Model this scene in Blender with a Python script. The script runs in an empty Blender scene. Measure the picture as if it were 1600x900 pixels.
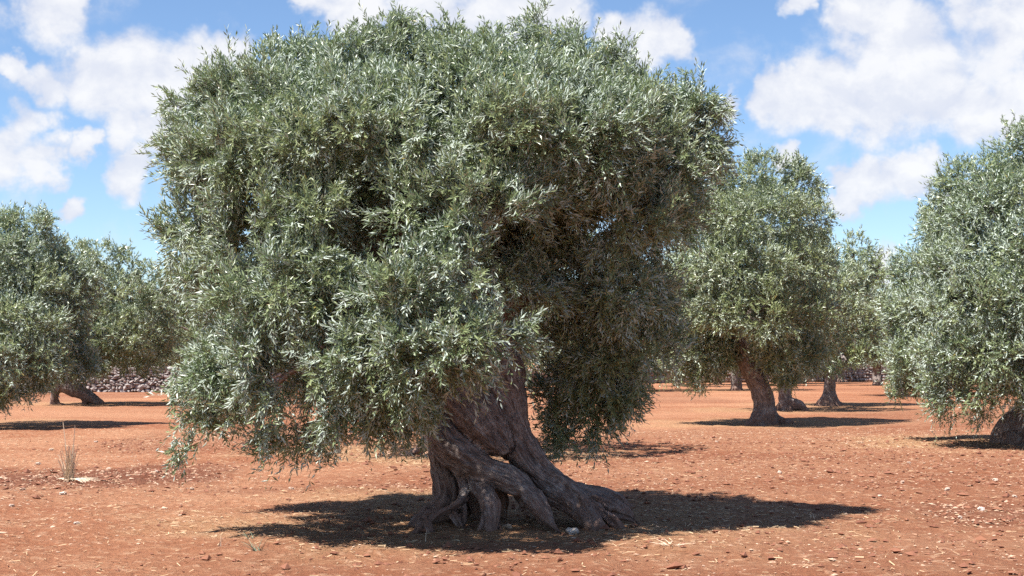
import bpy, math, random
import numpy as np
from mathutils import Vector

# ------------------------------------------------------------------ camera, sky, sun, exposure
SC = bpy.context.scene
COL = SC.collection
RAD = math.radians
F = 2198.0                      # focal length in photograph pixels (1600 wide)
EYE = 1.6
PITCH = math.atan((565 - 450) / F)
cam_d = bpy.data.cameras.new('camera')
cam_d.sensor_width = 36.0
cam_d.lens = F / 1600 * 36.0
cam_d.clip_end = 6000
cam = bpy.data.objects.new('camera', cam_d)
cam.location = (0, 0, EYE)
cam.rotation_euler = (math.pi / 2 + PITCH, 0, 0)
COL.objects.link(cam)
SC.camera = cam

SUN_EL = RAD(62)
SUN_AZ = RAD(-125)              # measured from +Y towards +X: from the left, a little on the camera's side
sun_vec = Vector((math.sin(SUN_AZ) * math.cos(SUN_EL), math.cos(SUN_AZ) * math.cos(SUN_EL), math.sin(SUN_EL)))
sd = bpy.data.lights.new('sun', 'SUN')
sd.energy = 5.0
sd.angle = RAD(0.53)
sd.color = (1.0, 0.97, 0.93)
sun = bpy.data.objects.new('sun', sd)
sun.rotation_euler = (-sun_vec).to_track_quat('-Z', 'Y').to_euler()
sun.location = (-20, 0, 40)
COL.objects.link(sun)

SC.view_settings.view_transform = 'Standard'
SC.view_settings.look = 'None'
SC.view_settings.exposure = 1.16
SC.view_settings.gamma = 1.0
SC.view_settings.use_curve_mapping = False
SC.render.engine = 'CYCLES'
SC.cycles.use_denoising = False
SC.cycles.max_bounces = 6
SC.cycles.diffuse_bounces = 2
SC.cycles.transparent_max_bounces = 4
SC.cycles.caustics_reflective = False
SC.cycles.caustics_refractive = False

_f = Vector((0, math.cos(PITCH), math.sin(PITCH)))
_u = Vector((0, -math.sin(PITCH), math.cos(PITCH)))
def ray(px, py):
    return _f + Vector((1, 0, 0)) * ((px - 800) / F) + _u * ((450 - py) / F)
def P(px, py, Y):
    """point at depth Y (metres in front of the camera) seen at a photograph pixel"""
    d = ray(px, py)
    return Vector((0, 0, EYE)) + d * (Y / d.y)
def G(px, py):
    """point of the ground seen at a photograph pixel"""
    d = ray(px, py)
    return Vector((0, 0, EYE)) + d * (-EYE / d.z)

class NT:
    """tiny node-tree helper"""
    def __init__(self, tree):
        self.t = tree
        tree.nodes.clear()
    def n(self, kind, ins=None, **kw):
        nd = self.t.nodes.new(kind)
        for k, v in kw.items():
            setattr(nd, k, v)
        for k, v in (ins or {}).items():
            s = nd.inputs[k]
            if hasattr(v, 'links') or hasattr(v, 'is_output'):
                self.t.links.new(v, s)
            else:
                s.default_value = v
        return nd
    def math(self, op, a, b=0.0, c=0.0, clamp=False):
        return self.n('ShaderNodeMath', {0: a, 1: b, 2: c}, operation=op, use_clamp=clamp).outputs[0]
    def smooth(self, v, lo, hi, t0=0.0, t1=1.0):
        return self.n('ShaderNodeMapRange', {'Value': v, 'From Min': lo, 'From Max': hi, 'To Min': t0, 'To Max': t1},
                      interpolation_type='SMOOTHSTEP').outputs[0]
    def mix(self, f, a, b):
        nd = self.t.nodes.new('ShaderNodeMix')
        nd.data_type = 'RGBA'
        for k, v in ((0, f), (6, a), (7, b)):
            if hasattr(v, 'is_output'):
                self.t.links.new(v, nd.inputs[k])
            else:
                nd.inputs[k].default_value = v if k == 0 else (v[0], v[1], v[2], 1.0)
        return nd.outputs[2]
    def noise(self, vec, scale, detail=4.0, rough=0.55, dist=0.0):
        return self.n('ShaderNodeTexNoise', {'Vector': vec, 'Scale': scale, 'Detail': detail, 'Roughness': rough,
                                             'Distortion': dist}).outputs[0]
    def vm(self, op, a, b=(0, 0, 0)):
        return self.n('ShaderNodeVectorMath', {0: a, 1: b}, operation=op)

def make_world():
    w = bpy.data.worlds.new('World')
    SC.world = w
    w.use_nodes = True
    T = NT(w.node_tree)
    sky = T.n('ShaderNodeTexSky', sky_type='NISHITA', sun_disc=False)
    sky.sun_elevation = SUN_EL
    sky.sun_rotation = SUN_AZ
    sky.altitude = 1000
    sky.air_density = 1.0
    sky.dust_density = 0.0
    sky.ozone_density = 4.8
    sky_bg = T.n('ShaderNodeBackground', {'Color': sky.outputs[0], 'Strength': 0.076})
    dirv = T.n('ShaderNodeTexCoord').outputs['Generated']
    # cumulus banks, each a small set of soft round heaps given by direction
    heaps = [(200,125,80),(130,130,70),(250,115,85),(310,105,75),(365,95,55),(60,128,42),(180,190,55),(250,190,60),
             (20,198,55),(5,240,70),(60,258,48),(205,270,46),(112,230,30),(85,2,75),(15,100,30),(120,330,30),
             (545,5,60),(650,12,60),(790,15,90),(870,18,70),(720,25,70),(480,-10,40),
             (1010,62,62),(1060,68,50),(965,58,48),
             (1350,20,70),(1400,70,90),(1450,120,95),(1560,60,100),(1600,30,90),(1430,160,80),(1500,10,60),
             (1255,155,68),(1205,150,48),(1310,158,60),(1380,170,70),(1520,165,75),(1590,165,60),
             (1365,282,52),(1425,275,50),(1350,312,40),(1395,410,34),(1480,330,30),(1130,158,30),(1235,250,32),(1240,0,35)]
    wn = T.n('ShaderNodeTexNoise', {'Vector': dirv, 'Scale': 16.0, 'Detail': 5.0, 'Roughness': 0.6}).outputs['Color']
    wob = T.vm('MULTIPLY', T.vm('SUBTRACT', wn, (0.5, 0.5, 0.5)).outputs[0], (0.085, 0.085, 0.055)).outputs[0]
    dirw = T.vm('NORMALIZE', T.vm('ADD', dirv, wob).outputs[0]).outputs[0]
    dens = None
    for (px, py, r) in heaps:
        d = ray(px, py).normalized()
        k = 1.0 - math.cos(r / F * 1.10)
        dot = T.vm('DOT_PRODUCT', dirw, tuple(d)).outputs['Value']
        m = T.n('ShaderNodeMapRange', {'Value': dot, 'From Min': 1 - k, 'From Max': 1.0, 'To Min': 0.0, 'To Max': 1.0}).outputs[0]
        dens = m if dens is None else T.n('ShaderNodeMath', {0: dens, 1: m, 2: 0.25}, operation='SMOOTH_MAX').outputs[0]
    # the rest of the sky carries clouds of the same kind
    broad = T.noise(dirv, 4.5, 2.0, 0.5)
    rest = T.smooth(broad, 0.54, 0.76)
    ahead = T.vm('DOT_PRODUCT', dirv, tuple(ray(800, 300).normalized())).outputs['Value']
    rest = T.math('MULTIPLY', rest, T.smooth(ahead, 0.93, 0.86))
    dens = T.math('MAXIMUM', dens, rest)
    flat = T.vm('MULTIPLY', dirv, (1, 1, 1.25)).outputs[0]
    f1 = T.noise(flat, 20.0, 10.0, 0.58, 0.2)
    f2 = T.noise(T.vm('ADD', flat, (-0.007, 0, 0.014)).outputs[0], 20.0, 6.0, 0.55, 0.2)
    body = T.math('ADD', T.math('MULTIPLY', dens, 0.9), T.math('MULTIPLY', T.math('SUBTRACT', f1, 0.5), 1.25))
    mask = T.smooth(body, 0.17, 0.72)
    mask = T.math('MULTIPLY', mask, 0.93)
    light = T.math('ADD', 0.50, T.math('MULTIPLY', T.math('SUBTRACT', f1, f2), 5.0), clamp=True)
    thick = T.smooth(body, 0.35, 0.95)
    light = T.math('ADD', T.math('MULTIPLY', light, 0.55), T.math('MULTIPLY', thick, 0.45), clamp=True)
    ccol = T.mix(light, (0.315, 0.335, 0.395), (0.45, 0.45, 0.455))
    cl_bg = T.n('ShaderNodeBackground', {'Color': ccol, 'Strength': 1.0})
    mx = T.n('ShaderNodeMixShader', {0: mask, 1: sky_bg.outputs[0], 2: cl_bg.outputs[0]})
    out = T.n('ShaderNodeOutputWorld')
    T.t.links.new(mx.outputs[0], out.inputs[0])
make_world()

# ------------------------------------------------------------------ numpy noise
def _hash(ix, iy, iz, seed):
    h = (ix.astype(np.uint32) * np.uint32(374761393) + iy.astype(np.uint32) * np.uint32(668265263)
         + iz.astype(np.uint32) * np.uint32(2147483647) + np.uint32(seed * 974711 + 13))
    h = (h ^ (h >> np.uint32(13))) * np.uint32(1274126177)
    h = (h ^ (h >> np.uint32(16))) * np.uint32(2246822519)
    h = h ^ (h >> np.uint32(15))
    return h.astype(np.float64) / 4294967295.0
def vnoise(p, seed=0):
    """smooth value noise in -1..1"""
    p = np.asarray(p, dtype=np.float64)
    i = np.floor(p).astype(np.int64)
    f = p - i
    f = f * f * f * (f * (f * 6 - 15) + 10)
    r = 0
    for dx in (0, 1):
        wx = f[:, 0] if dx else 1 - f[:, 0]
        for dy in (0, 1):
            wy = f[:, 1] if dy else 1 - f[:, 1]
            for dz in (0, 1):
                wz = f[:, 2] if dz else 1 - f[:, 2]
                r = r + wx * wy * wz * _hash(i[:, 0] + dx, i[:, 1] + dy, i[:, 2] + dz, seed)
    return r * 2 - 1
def fbm(p, octs=4, seed=0, gain=0.5):
    p = np.asarray(p, dtype=np.float64)
    a, s, t = 1.0, 0, 0
    for o in range(octs):
        s = s + a * vnoise(p * (2.03 ** o) + o * 17.3, seed + o)
        t += a
        a *= gain
    return s / t
def unit(v):
    return v / np.maximum(np.linalg.norm(v, axis=-1, keepdims=True), 1e-9)

# ------------------------------------------------------------------ object helpers
def new_obj(name, data, parent=None, loc=None):
    o = bpy.data.objects.new(name, data)
    COL.objects.link(o)
    if parent is not None:
        o.parent = parent
    if loc is not None:
        o.location = loc
    return o
def tag(o, label=None, cat=None, group=None, kind=None):
    if label: o['label'] = label
    if cat: o['category'] = cat
    if group: o['group'] = group
    if kind: o['kind'] = kind
    return o
def np_mesh(name, verts, faces, mat=None, smooth=False):
    """verts (N,3), faces (M,k) arrays, all faces with the same number of corners"""
    me = bpy.data.meshes.new(name)
    verts = np.ascontiguousarray(verts, dtype=np.float32)
    faces = np.ascontiguousarray(faces, dtype=np.int32)
    M, k = faces.shape
    me.vertices.add(len(verts)); me.vertices.foreach_set('co', verts.ravel())
    me.loops.add(M * k); me.loops.foreach_set('vertex_index', faces.ravel())
    me.polygons.add(M)
    me.polygons.foreach_set('loop_start', np.arange(0, M * k, k, dtype=np.int32))
    me.update(calc_edges=True)
    me.polygons.foreach_set('use_smooth', np.full(M, smooth, dtype=bool))
    if mat: me.materials.append(mat)
    return me
def attr(me, name, kind, domain, vals):
    a = me.attributes.new(name, kind, domain)
    a.data.foreach_set('vector' if kind == 'FLOAT_VECTOR' else 'value', np.ascontiguousarray(vals, dtype=np.float32).ravel())

# ------------------------------------------------------------------ materials
def material(name):
    m = bpy.data.materials.new(name)
    m.use_nodes = True
    return m, NT(m.node_tree)
def finish(T, shader, disp=None):
    out = T.n('ShaderNodeOutputMaterial')
    T.t.links.new(shader, out.inputs[0])

def leaf_material(name, up, up2, under, yel):
    m, T = material(name)
    tint = T.n('ShaderNodeAttribute', attribute_name='tint').outputs['Fac']
    c_up = T.mix(tint, up, up2)
    old = T.smooth(tint, 0.955, 0.985)
    c_up = T.mix(old, c_up, yel)
    c_un = T.mix(tint, under, tuple(0.78 * c for c in under))
    back = T.n('ShaderNodeNewGeometry').outputs['Backfacing']
    colr = T.mix(back, c_up, c_un)
    rough = T.smooth(back, 0, 1, 0.36, 0.55)
    p = T.n('ShaderNodeBsdfPrincipled', {'Base Color': colr, 'Roughness': rough, 'Specular IOR Level': 0.55})
    tr = T.n('ShaderNodeBsdfTranslucent', {'Color': (0.18, 0.28, 0.12, 1)})
    mx = T.n('ShaderNodeMixShader', {0: 0.15, 1: p.outputs[0], 2: tr.outputs[0]})
    finish(T, mx.outputs[0])
    return m
LEAF = leaf_material('olive_leaf', (0.138, 0.182, 0.086), (0.290, 0.322, 0.148), (0.465, 0.530, 0.435), (0.34, 0.27, 0.08))
LEAF_G = leaf_material('olive_leaf_greener', (0.140, 0.180, 0.078), (0.275, 0.300, 0.126), (0.435, 0.485, 0.365), (0.34, 0.27, 0.08))

def bark_material(name, a, b, pale, red=0.55):
    m, T = material(name)
    g = T.n('ShaderNodeAttribute', attribute_name='grain').outputs['Vector']
    pos = T.n('ShaderNodeNewGeometry').outputs['Position']
    n1 = T.noise(g, 2.2, 6, 0.62, 0.6)
    n2 = T.noise(pos, 5.0, 5, 0.6)
    n3 = T.noise(g, 7.0, 5, 0.65, 0.3)
    col = T.mix(T.smooth(n1, 0.36, 0.64), a, b)
    col = T.mix(T.math('MULTIPLY', T.smooth(n2, 0.52, 0.70), 0.75), col, pale)
    col = T.mix(T.math('MULTIPLY', T.smooth(n3, 0.55, 0.40), 0.65), col, tuple(c * 0.35 for c in a))
    z = T.n('ShaderNodeSeparateXYZ', {0: pos}).outputs[2]
    dust = T.math('MULTIPLY', T.smooth(T.math('ADD', z, T.math('MULTIPLY', n2, 0.5)), 0.72, 0.24), red)
    col = T.mix(dust, col, (0.26, 0.12, 0.07))
    h = T.math('ADD', T.math('MULTIPLY', n1, 0.6), T.math('MULTIPLY', n3, 0.4))
    bump = T.n('ShaderNodeBump', {'Strength': 1.0, 'Distance': 0.045, 'Height': h})
    p = T.n('ShaderNodeBsdfPrincipled', {'Base Color': col, 'Roughness': 0.9, 'Normal': bump.outputs[0], 'Specular IOR Level': 0.25})
    finish(T, p.outputs[0])
    return m
BARK = bark_material('olive_bark', (0.170, 0.128, 0.110), (0.335, 0.275, 0.245), (0.45, 0.395, 0.355))
def twig_material():
    m, T = material('olive_twig')
    pos = T.n('ShaderNodeNewGeometry').outputs['Position']
    c = T.mix(T.noise(pos, 9.0, 2), (0.10, 0.098, 0.075), (0.16, 0.162, 0.125))
    finish(T, T.n('ShaderNodeBsdfPrincipled', {'Base Color': c, 'Roughness': 0.85}).outputs[0])
    return m
TWIG = twig_material()

def soil_material():
    m, T = material('red_soil')
    pos = T.n('ShaderNodeNewGeometry').outputs['Position']
    flat = T.vm('MULTIPLY', pos, (1, 1, 0)).outputs[0]
    streak = T.vm('MULTIPLY', pos, (0.35, 1.0, 0)).outputs[0]
    big = T.noise(streak, 0.22, 4, 0.55, 0.4)
    mid = T.noise(flat, 1.7, 5, 0.6)
    fine = T.noise(flat, 22.0, 6, 0.7)
    grit = T.noise(flat, 85.0, 3, 0.7)
    clod = T.noise(flat, 8.0, 5, 0.62, 0.3)
    col = T.mix(T.smooth(big, 0.38, 0.62), (0.285, 0.108, 0.052), (0.385, 0.182, 0.097))
    col = T.mix(T.math('MULTIPLY', T.smooth(mid, 0.50, 0.70), 0.55), col, (0.43, 0.232, 0.130))
    til = T.n('ShaderNodeAttribute', attribute_name='tilled').outputs['Fac']
    col = T.mix(T.math('MULTIPLY', til, T.smooth(fine, 0.22, 0.55)), col, (0.138, 0.046, 0.025))
    lit = T.n('ShaderNodeAttribute', attribute_name='litter').outputs['Fac']
    col = T.mix(T.math('MULTIPLY', lit, T.smooth(fine, 0.30, 0.62, 0.25, 0.85)), col, (0.385, 0.225, 0.115))
    col = T.mix(T.math('MULTIPLY', T.smooth(fine, 0.52, 0.30), 0.55), col, (0.155, 0.055, 0.030))
    col = T.mix(T.math('MULTIPLY', T.smooth(grit, 0.56, 0.72), 0.55), col, (0.42, 0.27, 0.17))
    col = T.mix(T.math('MULTIPLY', T.smooth(clod, 0.52, 0.66), 0.55), col, (0.50, 0.30, 0.185))
    col = T.mix(T.math('MULTIPLY', T.smooth(clod, 0.47, 0.34), 0.40), col, (0.21, 0.077, 0.040))
    h = T.math('ADD', T.math('MULTIPLY', fine, 0.6), T.math('MULTIPLY', grit, 0.25))
    h = T.math('ADD', h, T.math('MULTIPLY', mid, 0.8))
    h = T.math('ADD', h, T.math('MULTIPLY', clod, 1.1))
    bump = T.n('ShaderNodeBump', {'Strength': 1.0, 'Distance': 0.07, 'Height': h})
    p = T.n('ShaderNodeBsdfPrincipled', {'Base Color': col, 'Roughness': 0.95, 'Normal': bump.outputs[0], 'Specular IOR Level': 0.15})
    finish(T, p.outputs[0])
    return m
SOIL = soil_material()

def stone_material(name, a, b, dust):
    m, T = material(name)
    co = T.n('ShaderNodeNewGeometry').outputs['Position']
    rnd = T.n('ShaderNodeAttribute', attribute_name='tint').outputs['Fac']
    oi = T.n('ShaderNodeObjectInfo').outputs['Random']
    r = T.math('FRACT', T.math('ADD', rnd, oi))
    n = T.noise(co, 14.0, 5, 0.65)
    col = T.mix(r, a, b)
    col = T.mix(T.math('MULTIPLY', T.smooth(n, 0.48, 0.68), 0.7), col, dust)
    bump = T.n('ShaderNodeBump', {'Strength': 0.6, 'Distance': 0.02, 'Height': n})
    finish(T, T.n('ShaderNodeBsdfPrincipled', {'Base Color': col, 'Roughness': 0.9, 'Normal': bump.outputs[0]}).outputs[0])
    return m
CHIP = stone_material('limestone_chip', (0.34, 0.185, 0.110), (0.50, 0.35, 0.245), (0.34, 0.165, 0.095))
ROCK = stone_material('limestone_rock', (0.40, 0.27, 0.19), (0.50, 0.40, 0.32), (0.36, 0.20, 0.13))
WALLSTONE = stone_material('wall_limestone', (0.25, 0.20, 0.175), (0.40, 0.36, 0.335), (0.26, 0.18, 0.145))
CLOD = stone_material('soil_clod', (0.170, 0.060, 0.031), (0.245, 0.100, 0.052), (0.135, 0.048, 0.026))
def plain(name, a, b, scale=20, rough=0.85):
    m, T = material(name)
    n = T.noise(T.n('ShaderNodeNewGeometry').outputs['Position'], scale, 3)
    rnd = T.n('ShaderNodeAttribute', attribute_name='tint').outputs['Fac']
    f = T.math('ADD', T.math('MULTIPLY', n, 0.5), T.math('MULTIPLY', rnd, 0.5), clamp=True)
    finish(T, T.n('ShaderNodeBsdfPrincipled', {'Base Color': T.mix(f, a, b), 'Roughness': rough}).outputs[0])
    return m
STRAW = plain('dry_straw', (0.328, 0.189, 0.090), (0.574, 0.426, 0.262))
DRYGRASS = plain('dry_grass', (0.60, 0.45, 0.31), (0.78, 0.66, 0.50))
GREENWEED = plain('weed_leaf', (0.12, 0.15, 0.09), (0.30, 0.33, 0.24))
CORE = plain('wall_fill', (0.18, 0.135, 0.11), (0.24, 0.18, 0.15))

# ------------------------------------------------------------------ ground
def ground_h(x, y):
    x = np.asarray(x, float); y = np.asarray(y, float)
    p = np.stack([x, y, np.zeros_like(x)], 1)
    near = np.clip(1 - (np.hypot(x, y - 18) - 25) / 60, 0, 1)
    h = 0.030 * vnoise(p * 0.55, 3) + 0.018 * vnoise(p * 1.9, 4) + 0.012 * vnoise(p * 5.1, 5)
    return h * near + 0.05 * vnoise(p * 0.05, 6)
TREES_XY = []       # filled further down, read by the litter mask
def smooth01(t):
    t = np.clip(t, 0, 1)
    return t * t * (3 - 2 * t)
def tilled_mask(x, y):
    a = G(95, 745); b = G(1560, 790); c = G(560, 760)
    w = vnoise(np.stack([x * 0.6, y * 0.5, x * 0], 1), 11) * 0.5
    m = smooth01(1.5 - np.hypot((x - a.x) / 2.0, (y - a.y) / 2.1) + w)
    m = np.maximum(m, 0.75 * smooth01(1.4 - np.hypot((x - b.x) / 1.7, (y - b.y) / 1.5) + w))
    m = np.maximum(m, 0.5 * smooth01(1.1 - np.hypot((x - c.x) / 4.0, (y - c.y) / 0.8) + w))
    far = vnoise(np.stack([x * 0.16, y * 0.10, x * 0 + 5], 1), 12)
    return np.maximum(m, 0.35 * smooth01((far - 0.25) * 3))
TREE_SPOTS = [(820, 800), (1190, 660), (1240, 640), (1295, 632), (1600, 690), (700, 705), (-60, 662), (125, 630), (1150, 610)]
def litter_mask(x, y):
    m = np.zeros_like(x)
    w = vnoise(np.stack([x * 0.8, y * 0.8, x * 0], 1), 21) * 0.45 + vnoise(np.stack([x * 3, y * 3, x * 0], 1), 22) * 0.2
    for (px, py) in TREE_SPOTS:
        g = G(px, py)
        d = np.hypot(x - g.x, y - g.y)
        m = np.maximum(m, smooth01((4.0 - d) / 2.2 + w))
    return m
def axis(dense_lo, dense_hi, step, end):
    a = np.arange(dense_lo, dense_hi, step)
    ups, s, v = [], step, dense_hi
    while v < end:
        ups.append(v); s *= 1.16; v += s
    ups.append(end)
    downs, s, v = [], step, dense_lo
    while v > -end:
        s *= 1.16; v -= s
        downs.append(max(v, -end))
    return np.concatenate([np.array(downs[::-1]), a, np.array(ups)])
gx = axis(-8.5, 8.5, 0.085, 3000.0)
gy = axis(8.0, 32.0, 0.105, 3000.0)
XX, YY = np.meshgrid(gx, gy)
xf, yf = XX.ravel(), YY.ravel()
zf = ground_h(xf, yf)
_til = tilled_mask(xf, yf)
_dense = np.clip(1 - (np.hypot(xf, yf - 18) - 14) / 8, 0, 1)
zf = zf + _til * _dense * 0.035 * vnoise(np.stack([xf * 7, yf * 7, xf * 0], 1), 14)
gv = np.stack([xf, yf, zf], 1)
ny, nx = XX.shape
idx = np.arange(nx * ny).reshape(ny, nx)
gf = np.stack([idx[:-1, :-1], idx[:-1, 1:], idx[1:, 1:], idx[1:, :-1]], -1).reshape(-1, 4)
gme = np_mesh('ground', gv, gf, SOIL, True)
attr(gme, 'tilled', 'FLOAT', 'POINT', _til)
attr(gme, 'litter', 'FLOAT', 'POINT', litter_mask(xf, yf))
ground = tag(new_obj('ground', gme), 'red soil of the olive grove strewn with chips of limestone', 'soil', kind='structure')
def gz(x, y):
    return float(ground_h([x], [y])[0])

# ------------------------------------------------------------------ trunks and limbs
def catmull(pts, per=8):
    """pts (n,4) x y z r -> smooth samples"""
    pts = np.asarray(pts, float)
    p = np.vstack([2 * pts[0] - pts[1], pts, 2 * pts[-1] - pts[-2]])
    out = []
    for i in range(1, len(p) - 2):
        for j in range(per):
            t = j / per
            a, b, c, d = p[i - 1], p[i], p[i + 1], p[i + 2]
            out.append(0.5 * ((2 * b) + (c - a) * t + (2 * a - 5 * b + 4 * c - d) * t * t + (3 * b - a - 3 * c + d) * t ** 3))
    out.append(p[-2])
    out = np.array(out)
    out[:, 3] = np.maximum(out[:, 3], 0.006)
    return out
def frames(c):
    t = unit(np.gradient(c, axis=0))
    up = np.array([0.0, 1.0, 0.0])
    n = np.zeros_like(t)
    v = up - t[0] * up.dot(t[0])
    if np.linalg.norm(v) < 1e-3:
        v = np.array([1.0, 0, 0]) - t[0] * t[0][0]
    n[0] = v / np.linalg.norm(v)
    for i in range(1, len(t)):
        v = n[i - 1] - t[i] * n[i - 1].dot(t[i])
        n[i] = v / max(np.linalg.norm(v), 1e-9)
    return t, n, np.cross(t, n)
def tube(s, sides=14, flute=0.0, seed=0):
    """s (m,4) samples -> verts, faces(list of quads and tris as quads)"""
    c, r = s[:, :3], s[:, 3]
    t, n, b = frames(c)
    th = np.linspace(0, 2 * np.pi, sides, endpoint=False)
    arc = np.concatenate([[0], np.cumsum(np.linalg.norm(np.diff(c, axis=0), axis=1))])
    rr = np.repeat(r[:, None], sides, 1)
    if flute > 0:
        q = np.stack([np.cos(th)[None, :] * 1.4 + 0 * arc[:, None], np.sin(th)[None, :] * 1.4 + 0 * arc[:, None],
                      arc[:, None] * 1.1 + 0 * th[None, :]], -1).reshape(-1, 3)
        rr = rr * (1 + flute * vnoise(q + seed * 3.7, seed).reshape(rr.shape))
    v = c[:, None, :] + rr[..., None] * (np.cos(th)[None, :, None] * n[:, None, :] + np.sin(th)[None, :, None] * b[:, None, :])
    m = len(s)
    verts = np.vstack([v.reshape(-1, 3), c[:1], c[-1:]])
    faces = []
    for i in range(m - 1):
        for j in range(sides):
            k = (j + 1) % sides
            faces.append((i * sides + j, i * sides + k, (i + 1) * sides + k, (i + 1) * sides + j))
    for j in range(sides):
        k = (j + 1) % sides
        faces.append((m * sides, k, j))
        faces.append((m * sides + 1, (m - 1) * sides + j, (m - 1) * sides + k))
    return verts, faces
def grain_coords(co, strands):
    """grain vector for bark: across the strand in x,y and along it in z"""
    C, TT, NN, BB, AA, RR = [], [], [], [], [], []
    off = 0.0
    for s in strands:
        t, n, b = frames(s[:, :3])
        arc = np.concatenate([[0], np.cumsum(np.linalg.norm(np.diff(s[:, :3], axis=0), axis=1))])
        C.append(s[:, :3]); TT.append(t); NN.append(n); BB.append(b); AA.append(arc + off); RR.append(s[:, 3])
        off += 3.0
    C, TT, NN, BB, AA, RR = map(np.concatenate, (C, TT, NN, BB, AA, RR))
    out = np.zeros((len(co), 3))
    for i in range(0, len(co), 4000):
        q = co[i:i + 4000]
        d2 = np.linalg.norm(q[:, None, :] - C[None], axis=2) / np.maximum(RR[None], 0.03)
        k = d2.argmin(1)
        v = q - C[k]
        along = AA[k] + (v * TT[k]).sum(1)
        a, b = (v * NN[k]).sum(1), (v * BB[k]).sum(1)
        ang = np.arctan2(b, a) + along * 0.5
        rad = np.maximum(RR[k], 0.05)
        out[i:i + 4000] = np.stack([np.cos(ang) * rad * 7, np.sin(ang) * rad * 7, along * 1.5], 1)
    return out
def solid_wood(name, strands, voxel, parent, mat=BARK, bark=0.016, lump=0.03, flute=0.22, seed=1, smooth_it=4, loc=(0, 0, 0)):
    """several strands of wood grown into one continuous surface"""
    loc = np.array(loc, float)
    ss = [catmull(np.asarray(s, float) - np.append(loc, 0)) for s in strands]
    V, Fc, o = [], [], 0
    for i, s in enumerate(ss):
        v, f = tube(s, 16, flute, seed + i)
        V.append(v); Fc += [tuple(k + o for k in q) for q in f]; o += len(v)
    me = bpy.data.meshes.new(name)
    me.from_pydata(np.vstack(V).tolist(), [], Fc)
    ob = bpy.data.objects.new(name, me)
    COL.objects.link(ob)
    md = ob.modifiers.new('r', 'REMESH'); md.mode = 'VOXEL'; md.voxel_size = voxel
    sm = ob.modifiers.new('s', 'SMOOTH'); sm.iterations = smooth_it; sm.factor = 0.5
    bpy.context.view_layer.update()
    dg = bpy.context.evaluated_depsgraph_get()
    me2 = bpy.data.meshes.new_from_object(ob.evaluated_get(dg))
    ob.modifiers.clear()
    ob.data = me2
    me2.name = name
    bpy.data.meshes.remove(me)
    n = len(me2.vertices)
    co = np.empty(n * 3, np.float32); me2.vertices.foreach_get('co', co); co = co.reshape(-1, 3).astype(float)
    no = np.empty(n * 3, np.float32); me2.vertices.foreach_get('normal', no); no = no.reshape(-1, 3).astype(float)
    g = grain_coords(co, ss)
    d = lump * fbm(co * 4.2 + seed, 3, seed)
    gg = g * np.array([1.0, 1.0, 0.8])
    d = d - bark * 1.6 * (1 - np.abs(vnoise(gg * 1.3 + 7, seed + 5))) ** 3
    d = d + bark * 0.9 * fbm(gg * 3.0, 3, seed + 9, 0.6)
    co = co + no * d[:, None]
    me2.vertices.foreach_set('co', co.astype(np.float32).ravel())
    me2.polygons.foreach_set('use_smooth', np.ones(len(me2.polygons), bool))
    me2.materials.clear(); me2.materials.append(mat)
    attr(me2, 'grain', 'FLOAT_VECTOR', 'POINT', g)
    me2.update()
    ob.parent = parent
    return ob
def limb(name, pts, parent, mat=BARK, sides=9, seed=0, loc=(0, 0, 0)):
    s = catmull(np.asarray(pts, float) - np.append(np.array(loc, float), 0), 6)
    s[:, :3] += 0.05 * np.stack([vnoise(s[:, :3] * 2 + k * 9.1, seed + k) for k in range(3)], 1) * np.linspace(0, 1, len(s))[:, None]
    v, f = tube(s, sides, 0.25, seed)
    me = bpy.data.meshes.new(name)
    me.from_pydata(v.tolist(), [], f)
    me.polygons.foreach_set('use_smooth', np.ones(len(me.polygons), bool))
    me.materials.append(mat)
    attr(me, 'grain', 'FLOAT_VECTOR', 'POINT', grain_coords(v, [s]))
    return new_obj(name, me, parent)

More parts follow.
